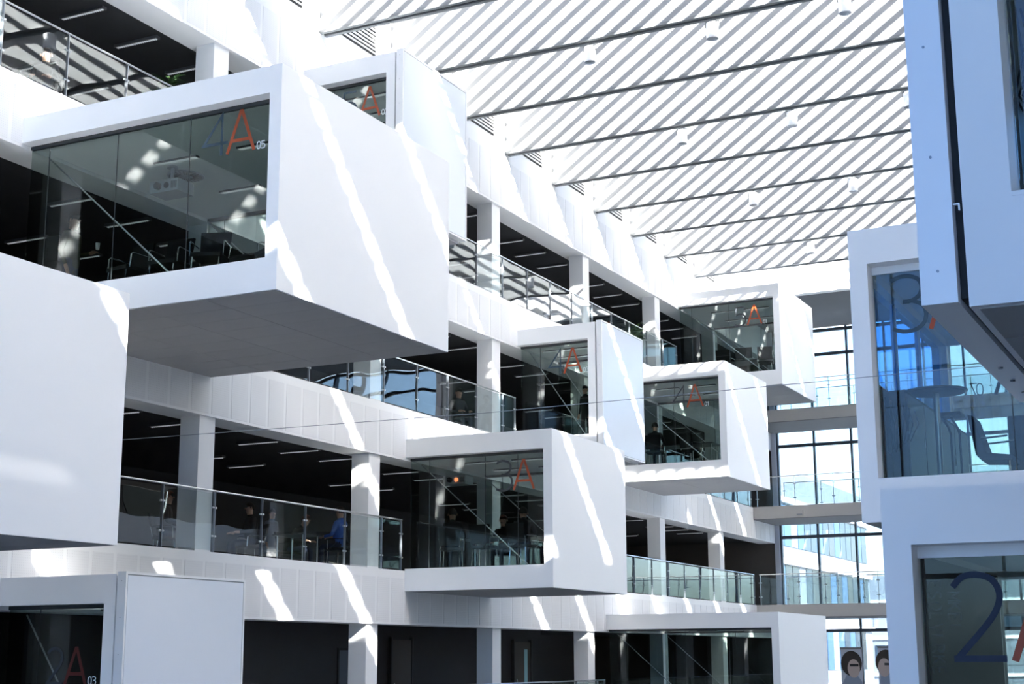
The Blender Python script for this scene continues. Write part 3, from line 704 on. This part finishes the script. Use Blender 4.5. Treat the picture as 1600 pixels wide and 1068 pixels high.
# ------------------------------------------------------------------ people
def person(label, loc, rz, pose='stand', h=1.75, top='dark', legs='navy', hair='hair', arms=None, backpack=False, lean=0.0, coat=False):
    k = h/1.75; V_ = []; E_ = []; Rr = []; reg = []
    def add(p, r, par=None, g=None):
        V_.append(Vector(p)*k); Rr.append(r*k); i = len(V_)-1
        if par is not None: E_.append((par, i)); reg.append(g)
        return i
    sit = pose == 'sit'; pz_ = 0.56 if sit else 0.95
    def up(x, y, z):                                     # upper body with a forward lean
        return (x, y+math.sin(lean)*(z-0.95), pz_+(z-0.95)*math.cos(lean))
    pel = add((0,0,pz_), 0.135); wa = add(up(0,0,1.10), 0.125, pel, 't'); ch = add(up(0,0,1.30), 0.145, wa, 't')
    nk0 = add(up(0,0.0,1.44), 0.085, ch, 't'); nk = add(up(0,0.015,1.50), 0.055, nk0, 's'); hd = add(up(0,0.03,1.58), 0.085, nk, 's'); add(up(0,0.03,1.68), 0.085, hd, 's')
    for sx in (-1, 1):
        hp = add((sx*0.09,0,pz_-0.05), 0.09, pel, 'l')
        if sit: kn = add((sx*0.11,0.42,pz_-0.03), 0.065, hp, 'l'); an = add((sx*0.11,0.40,0.10), 0.042, kn, 'l'); to = add((sx*0.11,0.58,0.045), 0.035, an, 'f')
        else:
            kn = add((sx*0.10,0.03*sx,0.50), 0.062, hp, 'l'); an = add((sx*0.10,-0.02,0.10), 0.042, kn, 'l'); to = add((sx*0.11,0.15,0.04), 0.036, an, 'f')
        sh = add(up(sx*0.17,0,1.40), 0.065, ch, 't')
        A = (arms or {}).get(sx, 'down' if not sit else 'table')
        if A == 'down': el = up(sx*0.24,-0.03,1.12); wr_ = up(sx*0.23,0.06,0.88); hn = up(sx*0.22,0.09,0.80); d = Vector((0,0.25,-1))
        elif A == 'cup': el = up(sx*0.25,-0.02,1.14); wr_ = up(sx*0.17,0.23,1.14); hn = up(sx*0.14,0.31,1.15); d = Vector((-sx*0.6,0.8,0))
        else: el = up(sx*0.26,0.05,1.14); wr_ = up(sx*0.16,0.30,1.12); hn = up(sx*0.12,0.38,1.12); d = Vector((-sx*0.3,1,-0.05))
        ei = add(el, 0.045, sh, 't'); wi = add(wr_, 0.030, ei, 't'); hi = add(hn, 0.034, wi, 's')
        d.normalize(); side_ = Vector((0,0,1)).cross(d)
        if side_.length < 0.2: side_ = Vector((0,1,0))
        side_.normalize(); dn = Vector((0,0,-1)) if abs(d.z) < 0.7 else Vector((0,0.6,0))
        base = Vector(hn)
        for fi in range(4):
            o_ = side_*((fi-1.5)*0.022); Ln = (0.062, 0.072, 0.068, 0.052)[fi]
            a_ = add(base+o_+d*0.035, 0.0095, hi, 's'); b_ = add(base+o_+d*(0.035+Ln*0.55)+dn*0.008, 0.0088, a_, 's'); add(base+o_+d*(0.035+Ln*0.85)+dn*0.035, 0.008, b_, 's')
        a_ = add(base-side_*sx*0.035+d*0.005, 0.0105, hi, 's'); add(base-side_*sx*0.055+d*0.04+dn*0.01, 0.0095, a_, 's')
    me_ = bpy.data.meshes.new('body'); me_.from_pydata([tuple(v) for v in V_], E_, [])
    tmp = bpy.data.objects.new('tmp', me_); COL.objects.link(tmp)
    tmp.modifiers.new('Skin', 'SKIN')
    for i, v in enumerate(me_.skin_vertices[0].data): v.radius = (Rr[i], Rr[i]); v.use_root = (i == 0)
    sb = tmp.modifiers.new('Sub', 'SUBSURF'); sb.levels = 1; sb.render_levels = 1
    dg = bpy.context.evaluated_depsgraph_get(); bme = bpy.data.meshes.new_from_object(tmp.evaluated_get(dg)); bpy.data.objects.remove(tmp)
    bme.materials.clear()
    for m_ in (top, legs, 'skin', 'dark'): bme.materials.append(MT[m_])
    mi = {'t': 0, 'l': 1, 's': 2, 'f': 3}
    for p in bme.polygons:
        best = (9, 0)
        for (a, b), g in zip(E_, reg):
            va, vb = V_[a], V_[b]; ab = vb-va; tt = max(0, min(1, (p.center-va).dot(ab)/max(1e-9, ab.length_squared)))
            dd = (p.center-(va+ab*tt)).length-min(Rr[a], Rr[b])*0.8
            if dd < best[0]: best = (dd, mi[g])
        p.material_index = best[1]; p.use_smooth = True
    t = thing('person', label, 'person', (loc[0], loc[1], loc[2]-(0.0 if sit else 0.055*k)), rz)
    link('body', bme, t)
    H = Vector(up(0,0.03,1.635))*k
    # hair cap
    bm = bmesh.new(); bmesh.ops.create_icosphere(bm, subdivisions=3, radius=1.0)
    for v in list(bm.verts):
        if v.co.y > 0.35 and v.co.z < 0.45 or v.co.z < -0.45: bm.verts.remove(v)
    for v in bm.verts: v.co = Vector((v.co.x*0.098*k, v.co.y*0.112*k-0.006, v.co.z*0.122*k+0.012))+H
    hm = bpy.data.meshes.new('hair'); bm.to_mesh(hm); bm.free(); hm.materials.append(MT[hair])
    hm.polygons.foreach_set('use_smooth', [True]*len(hm.polygons)); link('hair', hm, t)
    # face: nose, eyes, mouth, ears
    fc = MB(); hy = H.y+0.085*k
    fc.v += [tuple(H+Vector(p)*k) for p in ((0,0.083,0.02),(-0.015,0.083,-0.022),(0.015,0.083,-0.022),(0,0.112,-0.018))]; fc.f += [(0,1,3),(0,3,2),(1,2,3)]; fc.m += [0]*3
    for sx in (-1, 1): fc.tube([tuple(H+Vector((sx*0.088,-0.005,0.02))*k), tuple(H+Vector((sx*0.098,-0.012,-0.03))*k)], 0.014*k, 6, mi=0)
    fo = fc.build('face', 'skin', t)
    ey = MB()
    for sx in (-1, 1): ey.tube([tuple(H+Vector((sx*0.032,0.078,0.012))*k), tuple(H+Vector((sx*0.032,0.088,0.012))*k)], 0.009*k, 8)
    ey.tube([tuple(H+Vector((-0.022,0.082,-0.055))*k), tuple(H+Vector((0.022,0.082,-0.055))*k)], 0.005*k, 6); ey.build('eyes_and_mouth', 'eye', t)
    if backpack:
        bp = MB(); bp.box(-0.15*k, 0.15*k, -0.34*k, -0.13*k, 0.98*k, 1.38*k); b_ = bp.build('backpack', 'dark', t)
        MB().tube([(-0.05,-0.30,1.0),(-0.05,-0.42,0.86),(-0.05,-0.34,0.80)], 0.012, 6).build('strap', 'dark', b_)
    if coat:
        ct = MB(); pr = []
        for (z_, r1) in ((1.40,0.20),(1.15,0.20),(0.90,0.23),(0.62,0.27)): pr.append((r1*k, up(0,0,z_)[2]*k))
        n0 = len(ct.v)
        for (r1, zz) in pr:
            for q_ in range(14):
                a_ = 2*math.pi*q_/14; ct.v.append((math.cos(a_)*r1, math.sin(a_)*r1*0.72, zz))
        for i in range(3):
            for q_ in range(14): ct.f.append((i*14+q_, i*14+(q_+1) % 14, (i+1)*14+(q_+1) % 14, (i+1)*14+q_)); ct.m.append(0)
        ct.build('coat', 'greycoat', t, smooth=True)
    return t
def seated(label, px_, py_, F, rz, chair_lab, xcap=None, **kw):
    q = atZ(px_, py_, F+1.27) if xcap is None else atX(px_, py_, xcap)
    person(label, (q.x, q.y, F), rz, 'sit', **kw)
    c = Vector((q.x, q.y, F)); b = Vector((math.sin(rz), -math.cos(rz), 0))
    chair(c+b*0.0+Vector((0, 0, -0.0)), rz, chair_lab, 'chairs on the galleries')
q = atZ(115, 329, FZ[4]+1.85)
person('man with a backpack holding a white cup inside the pod lettered 4A 05', (q.x, q.y, FZ[4]), R_(-80), h=1.85, top='olive', legs='navy', arms={-1: 'cup', 1: 'down'}, backpack=True)
f_ = Vector((math.cos(R_(10)), math.sin(R_(10)), 0))
c_ = thing('paper_cup', 'white paper cup in the hand of the man with a backpack', 'cup', (q.x+0.42, q.y+0.15, FZ[4]+1.22))
MB().lathe([(0.028,-0.05),(0.038,0.06)], n=14).build('cup_body', 'cup', c_); MB().lathe([(0.041,0.061),(0.038,0.072)], n=14).build('lid', 'dark', c_)
seated('person with reddish hair sitting behind the railing near the plain pod side', 262, 774, FL[3], R_(-60), 'black chair under the person with reddish hair', hair='hairr', top='dark')
seated('dark haired person in black sitting behind the railing left of the grey coat', 392, 792, FL[3], R_(150), 'black chair under the dark haired person in black', top='dark')
q = atZ(425, 792, FL[3]+1.50)
person('person in a long grey coat standing behind the railing', (q.x, q.y, FL[3]), R_(-100), h=1.5, top='greycoat', coat=True)
seated('person in dark clothes leaning over a table behind the railing', 458, 806, FL[3], R_(-90), 'black chair under the leaning person', lean=0.5, top='dark', hair='hairr')
seated('person in a bright blue shirt sitting behind the railing next to a column', 533, 798, FL[3], R_(90), 'black chair under the person in blue', top='bluecl')
q = atZ(495, 835, FL[3]+0.73)
make_table('gallery_table', 'dark table between the leaning person and the person in blue', (q.x-0.35, q.y-0.2, FL[3]), 0.8, 0.7)
q = atX(655, 812, -16.1)
for (lb, x, y, a, kw) in (('person in black sitting inside the pod lettered 3A, next to the gallery edge', -15.9, 28.95, 20, {}),
                          ('person in a red top behind the table in the pod lettered 3A', -14.3, 30.85, 175, dict(top='redcl')),
                          ('person in dark clothes leaning on the table in the pod lettered 3A', -14.1, 28.85, 30, dict(lean=0.35)),
                          ('person with reddish hair behind the table in the pod lettered 3A', -15.6, 30.85, 185, dict(hair='hairr'))):
    person(lb, (x, y, FZ[3]-0.02), R_(a), 'sit', **kw)
person('person in black sitting inside the pod with the sunlit lower edge', (-15.6, 40.65, FZ[4]-0.02), R_(10), 'sit')
seated('person in black sitting behind the railing beside the pod lettered 4A 03', 716, 612, FL[4], R_(-120), 'black chair beside the pod lettered 4A 03')
person('person in a black coat standing inside the pod lettered 4A 03', (-15.1, 34.5, FZ[4]), R_(160), h=1.45, top='dark', legs='dark')
seated('fair skinned person sitting behind the top railing above the pod lettered 4A 05', 73, 84, FL[5], R_(-150), 'black chair behind the top railing above the pod lettered 4A 05', hair='hair', top='dark')

# ------------------------------------------------------------------ right pods: furniture and cables
def cable(label, pts, r=0.008, name='hanging_cable'):
    return tag(MB().tube(pts, r, 6).build(name, 'rope', smooth=True), label, 'cable', 'cables behind the right pods\' glass')
zf = FZ[3]
cab = thing('low_cabinet', 'long dark low cabinet along the wall behind the round table', 'cabinet', (-3.64, 16.88, zf))
MB().box(0, 0.18, 0, 3.8, 0, 1.06).build('body', 'lining', cab)
for i in range(4):
    d = MB().box(0.181, 0.195, 0.02+i*0.95, 0.93+i*0.95, 0.04, 1.02).build('door', 'table', cab); MB().tube([(0.203, 0.85+i*0.95, 0.5), (0.203, 0.85+i*0.95, 0.62)], 0.006, 6).build('handle', 'chrome', d)
q = atY(1462, 610, 17.6)
rt_ = thing('round_table', 'round bar table with a steel column behind the glass of the right pod lettered 3A', 'table', (q.x, 17.6, zf))
MB().lathe([(0.33,q.z-zf-0.03),(0.36,q.z-zf-0.015),(0.36,q.z-zf)], n=36).build('tabletop', 'table', rt_)
MB().tube([(0,0,0.02),(0,0,q.z-zf-0.031)], 0.035, 14).build('column', 'bright', rt_); MB().lathe([(0.15,0),(0.15,0.012),(0.04,0.02)], n=28).build('base', 'bright', rt_)
rnd = random.Random(11)
for i in range(5):
    p0 = atY(1383+i*9, 620+4*i, 16.62); p1 = atY(1392+7*i, 712-6*i, 16.62)
    cable('loop of black cable hanging behind the glass left of the round table', [(p0.x, 16.62+0.02*i, p0.z), (p0.x-0.02, 16.62+0.02*i, (p0.z*2+p1.z)/3), (p1.x-0.03+0.02*rnd.random(), 16.62+0.02*i, p1.z+0.05), (p1.x, 16.62+0.02*i, p1.z), (p1.x+0.05, 16.62+0.02*i, p1.z+0.1), (p0.x+0.09, 16.62+0.02*i, (p0.z+p1.z)/2), (p0.x+0.05, 16.62+0.02*i, p0.z-0.03)], 0.007)
# tubular stool frame and a cantilever chair
fr = thing('bar_stool', 'black tubular stool frame beside the round table', 'stool', (atY(1490, 640, 18.3).x, 18.3, zf))
for sx in (-0.05, 0.05): MB().tube([(sx-0.10,0.1*sx,0.95),(sx-0.02,0.1*sx,0.80),(sx,0.1*sx,0.72),(sx,0.1*sx,0.02)], 0.014, 8).build('leg', 'black', fr)
MB().box(-0.16, 0.10, -0.15, 0.15, 0.93, 0.97).build('seat', 'black', fr)
q = atY(1540, 735, 17.5)
ch = thing('lounge_chair', 'dark lounge chair seen from the side behind the glass of the right pod', 'chair', (q.x, 17.5, zf))
MB().prism([(-0.12,0.78),(-0.06,0.76),(0.06,0.34),(0.34,0.30),(0.34,0.24),(0.0,0.26),(-0.05,0.32)], -0.26, 0.26).build('shell', 'navy', ch, fix=True)
for sy in (-0.24, 0.24): MB().tube([(0.30,sy,0.24),(0.30,sy,0.012),(-0.05,sy,0.012)], 0.012, 6).build('leg', 'chrome', ch); MB().tube([(-0.06,sy,0.5),(0.30,sy,0.52)], 0.012, 6).build('armrest', 'chrome', ch)
q = atY(1590, 680, 18.6)
sf = thing('upholstered_screen', 'black upholstered screen at the back of the right pod lettered 3A', 'screen', (q.x, 18.9, zf))
MB().box(-0.14, 0.9, 0, 0.06, 0.05, 0.98).build('panel', 'blackfab', sf); MB().box(-0.10, 0.9, -0.15, 0.2, 0, 0.05).build('foot', 'black', sf)
# nearest right pod: cables and a blue screen
for i in range(4):
    p0 = atY(1580+8*i, 30, 6.62); p1 = atY(1590+6*i, 175, 6.62)
    cable('black cable hanging behind the glass of the pod with the black gap', [(p0.x, 6.62, p0.z+0.05), (p0.x+0.015*i, 6.63, (p0.z+p1.z)/2+0.05), (p1.x-0.02, 6.62, p1.z+0.08), (p1.x+0.01*i, 6.64, p1.z)], 0.006)
a_ = atY(1582, 185, 7.0); b_ = atY(1588, 278, 7.0)
ds = thing('desk_screen', 'glowing blue desk screen behind the glass of the pod with the black gap', 'screen', (max(a_.x, -0.78), 7.0, FZ[3]))
MB().box(0, 0.62, 0, 0.03, b_.z-FZ[3], a_.z-FZ[3]).build('display', 'screenblue', ds); MB().box(0.26, 0.36, 0.031, 0.06, 0, a_.z-FZ[3]-0.1).build('stand', 'black', ds)
br = thing('bracket', 'small white angle bracket in the black gap of the nearest pod', 'bracket', (atY(1489, 318, 6.235).x, 6.235, atY(1489, 318, 6.235).z))
MB().box(0, 0.026, 0, 0.012, -0.006, 0).build('arm', 'alu', br); MB().box(0.020, 0.026, 0, 0.012, -0.03, -0.006).build('arm', 'alu', br)

# ------------------------------------------------------------------ far lowest level: posters; lowest gallery doors and pictures
def ell(cx, cz, rx, rz, y0, y1, n=24, a0=0, a1=2*math.pi): return MB().prism([(cx+rx*math.cos(a0+(a1-a0)*i/n), cz+rz*math.sin(a0+(a1-a0)*i/n)) for i in range(n)], y0, y1)
def poster(label, px0, px1, ptop, mirror=1):
    Y = 52.0; a = atY(px0, ptop, Y); b = atY(px1, ptop, Y); w_ = b.x-a.x; cx = w_/2
    t = thing('poster', label, 'poster', (a.x, Y, a.z-2.4))
    MB().box(0, w_, 0, 0.02, 0, 2.4).build('sheet', 'paper', t); MB().box(-0.01, w_+0.01, -0.012, 0.03, 2.4, 2.47).build('top_rail', 'finedge', t)
    MB().prism([(0.02,0.9),(0.02,1.25),(cx-0.18,1.55),(cx+0.18,1.55),(w_-0.02,1.3),(w_-0.02,0.9)], -0.004, -0.001).build('printed_shirt', 'shirt', t, fix=True)
    ell(cx, 1.93, 0.36, 0.42, -0.006, -0.0041).build('printed_hair', 'hair', t, fix=True); ell(cx+0.07*mirror, 1.76, 0.21, 0.31, -0.008, -0.0061).build('printed_face', 'pskin', t, fix=True)
    MB().box(cx-0.06, cx+0.24, -0.010, -0.0081, 1.83, 1.91).build('printed_glasses', 'black', t)
    return t
poster('tall poster of a dark haired figure in glasses hanging before the lowest far window', 1313, 1346, 1014)
poster('tall poster partly hidden behind the right pod lettered 2A', 1371, 1396, 1012, -1)
XB = -18.4
def door(label, ya, yb, glassstrip=False):
    t = thing('door', label, 'door', (XB, ya, 0.0))
    w_ = yb-ya
    MB().box(-0.05, 0, 0, w_, 0, 2.1).build('leaf', 'brownwall', t); MB().box(-0.06, 0.03, -0.06, -0.001, 0, 2.16).build('jamb', 'lining', t); MB().box(-0.06, 0.03, w_+0.001, w_+0.06, 0, 2.16).build('jamb', 'lining', t)
    if glassstrip: MB().box(0.001, 0.008, w_*0.6, w_*0.8, 0.5, 1.9).build('glass_strip', 'aqua', t)
    MB().tube([(0.03, w_*0.1, 1.0), (0.03, w_*0.1, 1.12)], 0.012, 6).build('handle', 'chrome', t)
struct('wall_gallery_low', MB().box(XB-0.3, XB-0.07, 19.2, 38.8, 0, 2.46), 'darkwall', 'dark inner wall of the lowest gallery')
door('dark brown door in the lowest gallery', 30.6, 31.5); door('dark brown door with a pale glass strip in the lowest gallery', 37.0, 38.0, True); door('dark brown door next to the bluish pod panel', 21.2, 22.1)
for i, (ya, za, h_) in enumerate(((23.9, 1.0, 0.9), (28.4, 0.9, 1.0), (29.2, 0.9, 1.0))):
    t = thing('framed_picture', ('small dark framed picture on the lowest gallery wall', 'dark framed picture with a pale figure on the lowest gallery wall', 'dark bluish framed picture on the lowest gallery wall')[i], 'picture', (XB-0.07, ya, za))
    MB().box(0.001, 0.03, 0, 0.6, 0, h_).build('frame', 'black', t); MB().box(0.0301, 0.034, 0.05, 0.55, 0.05, h_-0.05).build('print', ('lining', 'greycoat', 'navy')[i], t)
